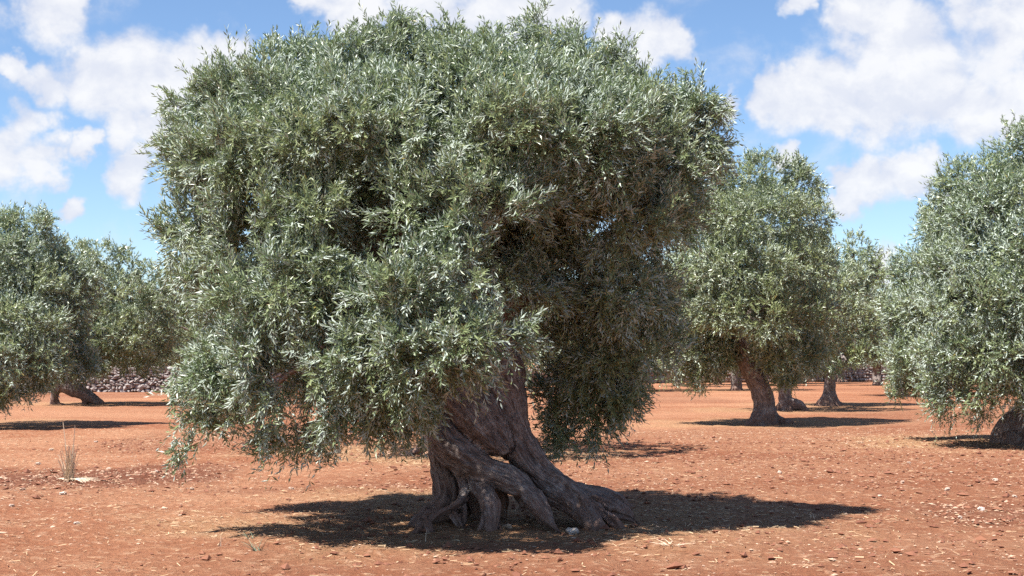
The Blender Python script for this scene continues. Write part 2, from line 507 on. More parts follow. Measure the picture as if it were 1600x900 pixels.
# ------------------------------------------------------------------ crowns
def crown(name, lobes, parent, tufts, shoots, leaves, llen, lwid, mat, seed, loc=(0, 0, 0), shoot_len=(0.13, 0.30), hole=0.34,
          sparse=None, floor=0.12, rimless=None, spread=0.58, jitter=0.065, hollows=(), corners=4):
    """lobes (n,6): centre and radii of the boughs' leaf heaps. Every heap is covered with tufts, every tuft with leafy
    shoots, every shoot with pairs of narrow leaves (one folded four-cornered blade each)."""
    R = np.random.default_rng(seed)
    L = np.asarray(lobes, float)
    C, A = L[:, :3] - np.array(loc), L[:, 3:6]
    area = (A[:, 0] * A[:, 1] + A[:, 1] * A[:, 2] + A[:, 0] * A[:, 2])
    if sparse is not None:
        area = area * np.asarray(sparse)
    n = int(tufts * 3.0)
    k = R.choice(len(L), n, p=area / area.sum())
    d = unit(R.normal(size=(n, 3)))
    bump = 1 + 0.30 * fbm(d * 2.6 + k[:, None] * 7.7, 3, seed)
    depth = np.where(R.random(n) < 0.80, R.uniform(0.84, 1.08, n), R.uniform(0.35, 0.86, n))
    p = C[k] + d * A[k] * (bump * depth)[:, None]
    keep = np.ones(n, bool)
    for j in range(len(L)):
        q = np.linalg.norm((p - C[j]) / A[j], axis=1)
        keep &= ~((q < 0.70) & (k != j) & (R.random(n) < 0.93))
    gap = fbm(p * 1.5 + seed, 2, seed + 40)
    rim = np.ones(len(L), bool) if rimless is None else np.asarray(rimless)
    keep &= (gap > -hole + 0.08 * R.normal(size=n)) | rim[k] & (gap > -0.42)
    keep &= p[:, 2] + loc[2] > floor
    for (hx, hy, hz, hr) in hollows:
        q = np.linalg.norm(p - (np.array([hx, hy, hz]) - np.array(loc)), axis=1) / hr
        keep &= q > 1 + 0.22 * vnoise(p * 3.0, seed + 77)
    sel = np.flatnonzero(keep)[:tufts]
    p, d, k = p[sel], d[sel], k[sel]
    out = unit(d / A[k])
    low = np.clip(-out[:, 2] - 0.05, 0, 1)[:, None]
    td = unit(out + np.array([0, 0, 0.42]) * (1 - 2.2 * low) + 0.36 * R.normal(size=p.shape))
    T = len(p)
    ttint = np.clip(0.45 + 0.32 * vnoise(p * 1.1, seed + 3) + 0.16 * R.normal(size=T), 0, 1)
    # shoots
    S = shoots
    sb = p[:, None, :] - td[:, None, :] * R.uniform(0.0, 0.18, (T, S, 1)) + jitter * R.normal(size=(T, S, 3))
    sdv = unit(td[:, None, :] + spread * R.normal(size=(T, S, 3)))
    sl = R.uniform(shoot_len[0], shoot_len[1], (T, S, 1)) * np.where(R.random((T, S, 1)) < 0.06, 1.6, 1.0)
    # leaves
    K = leaves
    N = T * S * K
    t = (np.arange(K) + 0.35) / K
    t = t[None, None, :, None] + R.uniform(-0.3, 0.3, (T, S, K, 1)) / K
    sd4, sl4 = sdv[:, :, None, :], sl[:, :, None, :]
    lp = sb[:, :, None, :] + sd4 * sl4 * t
    lp[..., 2] -= (0.05 * t * t * sl4 / 0.25)[..., 0] * (1 - sd4[..., 2])
    ref = unit(R.normal(size=(T, S, 1, 3)))
    e1 = unit(np.cross(np.broadcast_to(sd4, ref.shape), ref))
    e2 = np.cross(np.broadcast_to(sd4, e1.shape), e1)
    ph = (np.arange(K) % 2) * np.pi + (np.arange(K) // 2) * np.pi / 2
    ph = ph[None, None, :, None] + R.normal(size=(T, S, K, 1)) * 0.35
    side = np.cos(ph) * e1 + np.sin(ph) * e2
    op = np.radians(R.uniform(28, 62, (T, S, K, 1)) - 16 * t)
    ld = unit(np.cos(op) * sd4 + np.sin(op) * side + 0.10 * R.normal(size=lp.shape))
    nn = np.sin(op) * sd4 - np.cos(op) * side          # upper face looks along the shoot
    nn = nn + 0.45 * R.normal(size=lp.shape) + np.array([-0.15, -0.10, 0.55])
    nn = unit(nn - ld * (nn * ld).sum(-1, keepdims=True))
    # shoots turned over by the wind show the silver underside
    turn = np.clip(0.27 + 0.40 * vnoise(p * 1.3 + 3.1, seed + 8) + 0.22 * np.clip(out[:, 2], 0, 1) + 0.16 * np.clip(-out[:, 0], 0, 1), 0.04, 0.85)
    flip = (R.random((T, S, 1, 1)) < turn[:, None, None, None]) & (R.random((T, S, K, 1)) < 0.9)
    nn = np.where(flip, -nn, nn)
    wv = np.cross(nn, ld)
    ln = llen * R.uniform(0.70, 1.20, (T, S, K, 1)) * (1 - 0.35 * np.maximum(t - 0.6, 0))
    wd = lwid * R.uniform(0.75, 1.2, (T, S, K, 1)) * 0.5
    v0 = lp
    mid = lp + ld * ln * 0.48
    tip = lp + ld * ln - nn * ln * 0.06
    v1 = mid + wv * wd + nn * wd * 0.25
    v3 = mid - wv * wd + nn * wd * 0.25
    if corners == 4:
        V = np.stack([v0, v3, tip, v1], axis=3).reshape(-1, 4, 3)
    else:                                              # far crowns: three-cornered blades of the same area
        V = np.stack([lp - wv * wd, tip, lp + wv * wd], axis=3).reshape(-1, 3, 3)
    tint = np.clip(np.repeat(ttint, S * K) + 0.14 * R.normal(size=N), 0, 0.94)
    tint[R.random(N) < 0.006] = 1.0
    ok = V[:, :, 2].min(1) + loc[2] > 0.03
    V, tint = V[ok], tint[ok]
    me = np_mesh(name, V.reshape(-1, 3), np.arange(len(V) * corners).reshape(-1, corners), mat)
    attr(me, 'tint', 'FLOAT', 'FACE', tint)
    ob = new_obj(name, me, parent)
    # the woody shoots that carry the leaves
    if shoots:
        a = sb.reshape(-1, 3); b = (sb + sdv * sl).reshape(-1, 3)
        u = unit(np.cross(b - a, R.normal(size=a.shape))) * 0.0022
        a2 = (np.repeat(p, S, 0) - np.repeat(td, S, 0) * 0.22)
        q = np.stack([a - u, a + u, b + u * 0.3, b - u * 0.3], 1)
        q2 = np.stack([a2 - u * 1.5, a2 + u * 1.5, a + u, a - u], 1)
        q = np.concatenate([q[::4], q2[::4]])
        q = q[q[:, :, 2].min(1) + loc[2] > 0.03]
        tw = np_mesh('twigs', q.reshape(-1, 3), np.arange(len(q) * 4).reshape(-1, 4), TWIG)
        new_obj('twigs', tw, ob)['kind'] = 'stuff'
    return ob
def lobes_px(rows, Y, squash=0.88, back=True, zshift=0.0):
    """rows (px, py, radius px, depth offset m): heaps given by pixel, most of them seen, some added to shade a trunk, with their counterparts on the far side"""
    out = []
    for i, (px, py, r, dy) in enumerate(rows):
        y = Y + dy
        c = P(px, py, y)
        rm = r * y / F * 0.95
        out.append((c.x, c.y, c.z, rm * 1.05, rm * 1.05, rm * squash))
        if back and dy < -0.25:
            jit = ((i * 37) % 11 - 5) * 0.05
            c2z = c.z + (0.35 if py > 560 else 0.0)
            out.append((c.x + jit, Y - dy * 0.92 + 0.1, c2z + jit * 0.6, rm * 1.08, rm * 1.08, rm * squash))
    return out
def auto_lobes(base, w, h, zlo, n, seed, lean=(0, 0)):
    R = random.Random(seed)
    out = []
    zc, hz = (zlo + h) / 2, (h - zlo) / 2
    for i in range(n):
        gphi = i * 2.399963 + R.uniform(-.3, .3)
        cz = 1 - 2 * (i + 0.5) / n
        rr = math.sqrt(1 - cz * cz)
        r = w * R.uniform(0.15, 0.21)
        s = R.uniform(0.80, 1.02)
        x = math.cos(gphi) * rr * (w / 2 - r) * s
        y = math.sin(gphi) * rr * (w / 2 - r) * s
        z = zc + cz * (hz - r * 0.8) * s
        out.append((base[0] + x + lean[0], base[1] + y + lean[1], z, r * 1.1, r * 1.1, r * 0.95))
    return out
def empty(name, loc, label, group):
    e = new_obj(name, None, loc=loc)
    e.empty_display_size = 0.3
    return tag(e, label, 'olive tree', group)
GROUP = 'olive trees of the grove'

# ---- the great tree in the middle
MY = 14.4
g0 = G(805, 812)
MAIN_LOC = (g0.x, MY, 0.0)
main = empty('olive_tree', MAIN_LOC, 'ancient olive tree with a twisted split trunk, spreading roots and a broad silvery crown', GROUP)
def S(*rows):
    """strand rows: px, py, radius px, depth offset"""
    out = []
    for (px, py, r, dy) in rows:
        c = P(px, py, MY + dy)
        out.append((c.x, c.y, c.z, r * (MY + dy) / F * (0.92 if py < 690 else 0.80)))
    return out
strands = [
    # right-hand stem and its roots
    S((752,520,52,.25),(768,585,56,.18),(792,640,46,.10),(812,690,38,.03),(838,735,34,-.03),(872,768,32,-.10),(905,795,26,-.25),(930,822,17,-.55),(940,842,9,-.75)),
    S((850,745,30,.05),(895,772,28,.05),(940,785,24,.0),(970,800,19,-.15),(992,812,10,-.25),(1003,822,5,-.3)),
    S((880,765,24,.20),(925,772,20,.35),(960,778,15,.40),(985,795,9,.40)),
    S((900,790,20,-.15),(935,800,17,-.2),(962,822,12,-.45),(975,835,6,-.5)),
    # middle stem ending in a hanging knob
    S((705,560,40,.10),(725,610,44,-.02),(748,652,42,-.12),(772,685,33,-.18),(787,703,20,-.20),(792,708,12,-.20)),
    S((735,560,44,.30),(760,640,40,.28),(778,690,25,.25),(800,705,22,.2)),
    # left stem sweeping down to the right, crossing in front
    S((700,610,30,.20),(690,655,30,.05),(700,690,36,-.10),(722,712,37,-.20),(756,735,28,-.26),(798,752,26,-.30),(828,772,22,-.36),(848,797,17,-.48),(866,822,11,-.66),(880,838,6,-.75)),
    S((822,768,16,-.32),(838,790,13,-.42),(842,805,9,-.46),(850,818,5,-.5)),
    # left upright stem and the roots that arch to the left and front
    S((690,670,26,.15),(688,705,22,.10),(697,745,23,.08),(702,775,26,.05),(688,798,24,.0),(662,812,17,-.08),(640,828,11,-.2),(628,838,5,-.25)),
    S((715,735,16,-.05),(727,762,14,-.2),(715,785,12,-.38),(688,798,12,-.50),(664,818,12,-.62),(645,842,11,-.78),(634,858,6,-.85)),
    S((664,812,10,-.60),(672,830,9,-.72),(678,848,5,-.8)),
    # stout front root
    S((738,735,18,-.15),(752,762,18,-.32),(765,785,17,-.48),(768,812,17,-.62),(771,838,13,-.80),(774,856,7,-.9)),
    S((760,805,12,-.55),(752,826,10,-.72),(742,846,5,-.8)),
    S((775,815,9,-.6),(785,838,7,-.78),(796,850,4,-.8)),
    # old heartwood at the back, the hollow between the stems left open
    S((690,700,22,.35),(705,745,34,.45),(708,785,38,.45),(690,812,24,.5)),
    S((730,735,20,.30),(742,765,22,.30),(748,800,20,.25),(752,815,14,.2)),
    S((770,755,16,-.05),(782,772,16,.0),(786,795,14,.05),(788,812,10,.05)),
    S((800,760,12,-.1),(812,780,12,-.12),(815,796,8,-.15)),
    S((835,765,26,.25),(848,790,24,.35),(850,812,18,.4)),
    S((700,790,10,-.35),(712,812,10,-.45),(722,828,8,-.55),(740,842,6,-.7)),
    S((722,785,9,-.3),(728,805,9,-.4),(726,822,7,-.5)),
]
solid_wood('trunk', strands, 0.0145, main, loc=MAIN_LOC, bark=0.024, lump=0.032, seed=4, smooth_it=2)
rows = [
 (322,200,60,-.2),(385,156,74,-.3),(440,136,66,.1),(490,136,78,0),(560,130,76,-.4),(650,133,80,.1),(740,130,80,-.3),(825,123,72,.2),(905,153,75,-.3),(985,168,68,0),(1052,198,62,.1),(1085,223,48,0),
 (300,240,46,-.4),(335,250,62,-.8),(395,235,88,-1.2),(490,215,90,-1.4),(585,205,85,-1.5),(680,225,92,-1.8),(775,215,90,-1.6),(865,215,85,-1.3),(950,225,80,-1.0),(1035,262,72,-.4),
 (322,355,66,-.5),(400,345,90,-1.5),(495,330,72,-1.7),(505,405,72,-1.8),(655,320,76,-1.9),(730,335,88,-2.0),(800,290,60,-1.5),(985,330,82,-.7),(1045,330,48,-.1),
 (340,455,72,-1.0),(425,455,92,-1.8),(540,465,78,-1.8),(640,455,85,-2.2),(735,440,86,-2.3),(790,420,50,-1.9),(955,440,85,-.4),(845,430,52,-.6),(860,395,40,-.2),(1020,460,56,.1),(895,465,60,.6),
 (355,560,82,-1.2),(445,570,85,-1.9),(535,560,80,-2.0),(625,545,85,-2.3),(705,538,78,-2.4),(772,512,58,-2.1),(920,545,75,.3),(985,545,66,.1),(1020,540,42,.2),
 (468,630,50,-1.2),(565,655,40,-1.5),(325,640,58,-1.0),(400,655,58,-1.5),(475,650,55,-1.7),(545,640,55,-1.8),(610,625,60,-2.0),(670,605,44,-2.0),(900,610,62,.5),(960,610,42,.3),
 (300,690,30,-.9),(360,700,26,-1.1),(430,690,28,-1.4),(520,695,26,-1.6),(640,670,30,-1.7),(885,670,32,.5),(935,655,30,.4),
 (430,170,70,-.8),(530,160,72,-1.0),(630,160,72,-1.1),(720,160,74,-1.1),(810,160,74,-.9),(900,170,72,-.8),(985,200,66,-.5),(595,62,24,-.2),(620,40,20,-.2),(612,22,10,-.2),(640,66,16,-.2),(575,66,14,-.2),(563,722,7,-1.6),(540,84,34,.1),(842,50,30,.2),(836,26,18,.2),(700,78,40,0),(745,66,18,.1),(770,72,16,0),(900,92,40,0),(960,98,32,.1),(1095,160,36,.1),(1108,220,26,.1),(300,150,34,-.1),(455,84,40,.1),(505,76,18,.1),(660,74,18,0),
]
n_main = len(rows)
ml = lobes_px(rows, MY)
# inner boughs fill the heart of the crown
rr_ = random.Random(5)
for k in range(14):
    a = k * 2.4
    c = P(690 + 210 * math.cos(a) * rr_.uniform(.3, 1), 300 + 130 * math.sin(a) * rr_.uniform(.3, 1), MY + rr_.uniform(-1.0, 1.2))
    ml.append((c.x, c.y, c.z, .55, .55, .5))
main_crown = crown('crown', ml, main, 3600, 14, 14, 0.075, 0.0168, LEAF, 11, loc=MAIN_LOC, hole=0.10,
                   shoot_len=(0.11, 0.25), spread=0.52, jitter=0.05, rimless=[l[1] > MY - 0.7 for l in ml],
                   hollows=[tuple(P(a, b, MY + c)) + (r,) for (a, b, c, r) in ((585,345,-1.75,.42),(560,385,-1.9,.30),(850,350,-1.1,.34),(880,420,-.7,.28),(902,372,.2,.26),(600,300,-1.9,.22),(800,230,-1.9,.16))],
                   sparse=[(0.55 if l[1] > MY + 0.6 else 1.0) * (0.55 if l[2] < 1.15 else 1.0) * (1.25 if l[3] < 0.18 and l[2] > 4.6 else 1.0) for l in ml])
# limbs from the head of the trunk out to the boughs
lr = random.Random(8)
heads = {'a': (752, 535, .22), 'b': (705, 575, .08)}
targets = [(400,230,-.9,'b'),(360,420,-.6,'b'),(430,560,-1.1,'b'),(560,500,-1.2,'b'),(540,200,-.5,'b'),(640,160,.6,'a'),(760,170,-.4,'a'),
           (880,190,.3,'a'),(1010,210,0,'a'),(960,400,-.1,'a'),(930,540,.4,'a'),(690,430,-1.4,'b'),(620,300,1.6,'a'),(860,330,1.4,'a'),(480,380,1.3,'b'),(420,600,1.0,'b')]
for i, (px, py, dy, hd) in enumerate(targets):
    hx, hy, hdy = heads[hd]
    A0, B0 = P(hx, hy, MY + hdy), P(px, py, MY + dy)
    pts = []
    for t in (0, .25, .5, .75, 1):
        q = A0.lerp(B0, t)
        lift = math.sin(t * math.pi) * 0.35 * (1 if py < 450 else 1.5)
        pts.append((q.x + lr.uniform(-.12, .12) * (t > 0), q.y + lr.uniform(-.12, .12) * (t > 0), q.z + lift, (0.19 - 0.165 * t) * (1 if i % 2 else .8)))
    limb('branch', pts, main, seed=i, loc=MAIN_LOC)

# ---- trees around it
def side_tree(name, gpx, gpy, label, strand_rows, lobe_rows, tufts, shoots, leaves, llen, lwid, seed, mat=LEAF_G, voxel=0.05, extra=None,
              hole=0.20, limbs=5, loc=None):
    g = G(gpx, gpy)
    Y = g.y
    lo = (g.x, g.y, 0.0)
    e = empty(name, lo, label, GROUP)
    ss = []
    for rows_ in strand_rows:
        ss.append([(c.x, c.y, c.z, r * (Y + dy) / F) for (px, py, r, dy) in rows_ for c in [P(px, py, Y + dy)]])
    solid_wood('trunk', ss, voxel, e, loc=lo, bark=0.02, lump=0.04, seed=seed)
    lb = lobes_px(lobe_rows, Y) + (extra or [])
    cr = crown('crown', lb, e, tufts, shoots, leaves, llen, lwid, mat, seed + 50, loc=lo, shoot_len=(0.13, 0.30), hole=hole, spread=0.55, jitter=0.07, corners=3)
    top = ss[0][-1]
    R = random.Random(seed)
    for k in range(limbs):
        tgt = lb[R.randrange(len(lb))]
        a, b = Vector(top[:3]), Vector(tgt[:3])
        pts = []
        for t in (0, .33, .66, 1):
            q = a.lerp(b, t)
            pts.append((q.x + R.uniform(-.1, .1) * (t > 0), q.y + R.uniform(-.1, .1) * (t > 0), q.z + math.sin(t * 3.14) * .3, top[3] * (0.62 - 0.5 * t)))
        limb('branch', pts, e, seed=seed + k, loc=lo)
    return e

# curved bare trunk on the right
side_tree('olive_tree', 1193, 661, 'olive tree with a single bare curved trunk and a tall rounded crown',
  [[(1191,670,28,0),(1192,656,21,0),(1195,636,17,0),(1191,612,17,0),(1180,590,16,0),(1168,566,15,0),(1158,540,14,0),(1150,500,11,0)],
   [(1193,640,14,0),(1176,658,8,-.2),(1164,667,4,-.3)],[(1196,640,14,0),(1214,655,9,.1),(1234,661,6,-.1),(1250,667,3,-.3)],[(1195,640,14,.2),(1200,655,9,.6)]],
  [(1120,285,40,-.1),(1170,280,45,-.3),(1215,275,38,0),(1250,290,36,.1),(1110,340,50,-.8),(1165,345,52,-1.4),(1215,335,50,-1.2),(1262,345,40,-.4),
   (1100,410,45,-.9),(1140,420,50,-1.6),(1190,415,52,-1.9),(1240,415,48,-1.2),(1275,410,32,-.1),(1095,480,45,-.7),(1135,480,42,-1.5),(1200,490,52,-1.9),(1250,490,48,-1.0),(1280,480,28,.1),
   (1085,545,38,-.4),(1120,555,32,-.4),(1215,555,38,-1.1),(1255,550,35,-.6),(1090,590,22,-.2),(1230,590,18,-.7),(1050,500,40,.2),(1060,430,40,.1),(1055,570,32,.2),
   (1190,255,20,0),(1250,262,18,0),(1130,258,18,0)],
  2700, 9, 8, 0.103, 0.029, 101)
# the tree whose low boughs come in from the right border
side_tree('olive_tree', 1598, 692, 'dense olive tree with boughs drooping to the soil over a short thick root stump',
  [[(1600,705,48,0),(1603,680,42,0),(1615,650,34,0),(1640,600,34,0),(1660,550,30,0),(1670,500,22,0)],
   [(1605,690,30,-.1),(1582,690,16,-.3),(1572,700,8,-.4)],[(1610,690,26,.2),(1645,690,20,.1),(1680,698,8,0)]],
  [(1590,235,42,0),(1640,225,50,.2),(1545,270,42,-.1),(1505,285,38,0),(1488,310,26,.1),(1610,300,55,-.9),(1550,330,55,-.9),(1495,345,45,-.4),(1484,370,30,0),
   (1680,300,60,-.3),(1600,380,60,-1.6),(1540,400,55,-1.5),(1494,415,45,-.8),(1466,420,34,-.2),(1660,400,70,-1.4),(1590,465,58,-2.0),(1530,470,55,-1.8),(1486,480,50,-1.1),(1452,470,30,-.3),
   (1600,550,55,-2.1),(1535,550,52,-1.8),(1484,550,50,-1.2),(1456,540,34,-.5),(1670,500,75,-1.7),(1590,610,38,-1.8),(1530,610,38,-1.6),(1486,605,38,-1.2),(1456,600,26,-.7),
   (1476,640,22,-1.1),(1530,645,18,-1.4),(1640,600,40,-1.5),(1720,420,80,-.4),(1740,540,70,-.2),(1700,600,50,-.8),(1575,205,20,0),(1475,330,16,0),(1466,385,18,0)],
  3200, 9, 9, 0.090, 0.0245, 131, mat=LEAF, limbs=7)
# left border tree, trunk beyond the border
side_tree('olive_tree', -75, 664, 'olive tree with one low silvery bough sweeping down, left of the split leaning trunk',
  [[(-75,672,40,0),(-72,655,32,0),(-66,620,28,0),(-60,580,26,0),(-52,540,20,0)],[(-75,650,20,0),(-50,664,10,-.2),(-35,670,4,-.3)],[(-75,650,20,0),(-98,664,10,.1)]],
  [(45,360,34,0),(-10,365,44,0),(-70,360,50,.2),(80,395,34,.3),(20,410,48,-.7),(-50,420,60,-1.1),(105,420,30,.4),(110,470,36,.2),(60,450,45,-.5),
   (30,500,44,-1.5),(-20,500,50,-1.8),(75,510,34,-1.2),(-80,500,60,-1.7),(10,560,48,-1.8),(60,555,42,-1.5),(92,560,22,-1.0),(-60,570,55,-1.6),(20,605,30,-1.6),(70,595,22,-1.2),(-15,615,28,-1.5),
   (-130,420,50,0),(-150,500,50,0),(135,430,26,.5),(-140,560,40,-.2),(60,345,16,0),(20,342,16,0)],
  2100, 9, 8, 0.102, 0.029, 161, mat=LEAF)
# split leaning trunk on the left, in front of the wall
side_tree('olive_tree', 122, 631, 'olive tree with a dark leaning trunk split by a hole, before the stone wall',
  [[(86,638,9,0),(86,622,7,0),(89,606,8,0),(100,592,11,0),(112,565,13,.2),(124,520,12,.2)],
   [(92,599,13,0),(106,603,12,0),(122,610,12,0),(138,620,10,0),(152,628,8,0),(166,635,4,0)],[(90,633,4,0),(112,635,3,0),(135,635,4,0)],[(130,616,6,0),(134,632,6,0)]],
  [(110,400,34,0),(150,405,36,-.2),(190,415,34,0),(225,430,28,.2),(245,450,24,.3),(130,450,40,-1.0),(180,460,40,-1.4),(225,475,34,-.8),(250,490,24,0),
   (150,510,40,-1.5),(205,520,38,-1.5),(245,530,28,-.4),(120,540,36,-1.2),(170,555,30,-1.3),(230,560,24,-.6),(155,570,18,-1.4),(60,500,36,-1.0),(100,500,36,-1.0),(70,545,30,-1.0),(95,575,22,-2.0),(130,578,20,-2.4),(70,585,20,-1.6),(110,545,30,-2.2),(85,460,40,-.3),(80,520,36,-.3),(185,395,18,0),(215,412,16,0)],  # includes front heaps added to throw shade on the split trunk
  1600, 8, 7, 0.130, 0.041, 191)
# trunk hidden behind the great tree, its shade showing to both sides
g_b = G(690, 704)
side_tree('olive_tree', 690, 704, 'olive tree mostly hidden behind the twisted trunk of the ancient olive',
  [[(685,712,34,0),(684,695,28,0),(680,660,26,0),(690,620,26,0),(700,570,22,0)],[(684,690,20,0),(655,704,10,-.2),(640,710,4,-.2)],[(684,690,20,0),(712,704,10,0)]],
  [(c, 0, 0, 0) for c in ()] , 700, 7, 7, 0.13, 0.04, 221,
  extra=auto_lobes((g_b.x, g_b.y), 6.4, 5.2, 1.0, 22, 9, (0.25, 0)))
# further trees on the right
side_tree('olive_tree', 1240, 641, 'olive tree with gnarled flaring roots just behind the curved trunk',
  [[(1228,648,14,0),(1227,630,11,0),(1225,605,10,0),(1220,570,10,0),(1220,530,9,0)],[(1230,628,9,0),(1248,632,9,-.1),(1260,645,6,-.1)],[(1228,630,9,0),(1213,642,6,0)],[(1232,632,9,.3),(1246,644,7,.3)]],
  [], 750, 8, 7, 0.135, 0.044, 251, extra=auto_lobes((G(1236,641).x, G(1236,641).y), 5.4, 5.6, 1.2, 20, 12))
side_tree('olive_tree', 1295, 633, 'olive tree with a straight dark trunk flaring at the soil, beyond the curved trunk',
  [[(1295,640,26,0),(1295,628,17,0),(1296,610,11,0),(1298,585,10,0),(1302,550,10,0)],[(1295,624,10,0),(1278,634,7,0),(1268,638,3,0)],[(1296,624,10,0),(1312,633,7,0),(1325,637,3,0)]],
  [(1300,395,30,0),(1335,390,28,0),(1365,405,18,.1),(1310,435,34,-.9),(1350,430,30,-.6),(1378,430,14,.2),(1300,480,34,-1.2),(1345,475,32,-1.2),(1375,470,18,-.2),(1320,525,30,-1.0),(1360,515,24,-.6),
   (1340,550,22,-1.2),(1252,470,36,-.9),(1255,520,32,-.7),(1265,420,30,-.8),(1275,565,20,-1.8),(1300,568,18,-2.2),(1320,565,16,-1.8),(1290,530,24,-2.0),(1365,545,14,-.5),(1275,440,30,.2),(1270,500,34,.2),(1285,545,24,0),(1335,372,14,0),(1380,500,14,.1)],  # front-left and low front heaps are added to keep this trunk shaded
  1000, 8, 7, 0.135, 0.044, 281)
side_tree('olive_tree', 1408, 619, 'olive tree with a thin dark trunk leaning beside the drooping boughs',
  [[(1412,626,12,0),(1410,614,9,0),(1402,595,8,0),(1394,575,8,0),(1388,550,7,0)],[(1408,614,6,0),(1396,621,4,0),(1384,622,3,0)]],
  [], 600, 8, 7, 0.14, 0.046, 311, extra=auto_lobes((G(1408,619).x, G(1408,619).y), 5.6, 5.6, 1.3, 18, 14, (-.2, 0)))
# generic far tree, copied through the rest of the grove
far_src = side_tree('olive_tree', 330, 622, 'distant olive tree with a rounded grey green crown, standing far back around the stone wall',
  [[(330,628,18,0),(329,616,12,0),(326,595,11,0),(334,565,9,0)],[(329,612,8,0),(316,622,5,0)],[(329,612,8,0),(344,623,5,0)]],
  [], 700, 8, 7, 0.15, 0.050, 341, extra=auto_lobes((G(330,622).x, G(330,622).y), 6.6, 6.0, 1.1, 20, 23))
def copy_tree(src, loc, rz, sc):
    r = src.copy(); COL.objects.link(r)
    r.location = loc; r.rotation_euler = (0, 0, rz); r.scale = (sc, sc, sc)
    for ch in list(src.children):
        c = ch.copy(); COL.objects.link(c); c.parent = r
        for gch in list(ch.children):
            d = gch.copy(); COL.objects.link(d); d.parent = c
    return r
FR = random.Random(77)
far_spots = []
for (px, Y) in ((215,88),(270,96),(150,92),(60,90),(330,90),(420,84),(540,80),(650,76),(760,82),(880,80),(985,78),(1060,92),(1120,100),(1150,78),(1190,96),(1250,105),(1315,112),(1370,96),(1440,84),(1500,70),(1560,96),(1620,82),(-40,84),(-110,70),
                (240,125),(300,130),(120,128),(20,130),(400,128),(500,126),(600,130),(700,128),(800,132),(900,130),(1000,135),(1080,138),(1150,142),(1220,140),(1290,146),(1350,142),(1420,140),(1500,138),(1580,136),(-60,126)):
    far_spots.append(((px - 800) / F * Y, Y))
for (x, y) in far_spots:
    copy_tree(far_src, (x, y, 0), FR.uniform(0, 6.28), FR.uniform(0.85, 1.1))

# ------------------------------------------------------------------ dry stone wall
def ico():
    ph = (1 + 5 ** .5) / 2
    v = np.array([(-1,ph,0),(1,ph,0),(-1,-ph,0),(1,-ph,0),(0,-1,ph),(0,1,ph),(0,-1,-ph),(0,1,-ph),(ph,0,-1),(ph,0,1),(-ph,0,-1),(-ph,0,1)], float)
    f = np.array([(0,11,5),(0,5,1),(0,1,7),(0,7,10),(0,10,11),(1,5,9),(5,11,4),(11,10,2),(10,7,6),(7,1,8),(3,9,4),(3,4,2),(3,2,6),(3,6,8),(3,8,9),(4,9,5),(2,4,11),(6,2,10),(8,6,7),(9,8,1)], int)
    return unit(v), f
IV, IF = ico()
def boxy(v, k=0.55):
    m = np.abs(v).max(1, keepdims=True)
    return v * (1 - k) + v / m * k * 0.82
R2 = np.random.default_rng(3)
stone_meshes = []
for k in range(6):
    v = boxy(IV @ np.linalg.qr(R2.normal(size=(3, 3)))[0]) + R2.normal(size=IV.shape) * 0.09
    stone_meshes.append(np_mesh('stone', v, IF, WALLSTONE))
path = [(-36.0, 71.3), (-27.5, 72.5), (-17.0, 74.5), (-4, 84.0), (12, 108.0), (44, 124.0)]
wl = empty('dry_stone_wall', (-22, 73.5, 0), 'low dry stone wall of stacked grey limestone closing the grove', None)
wl['category'] = 'wall'
WR = random.Random(19)
joined_v, joined_f, joined_t, nj = [], [], [], 0
core_v, core_f = [], []
WH, WT = 1.18, 0.62
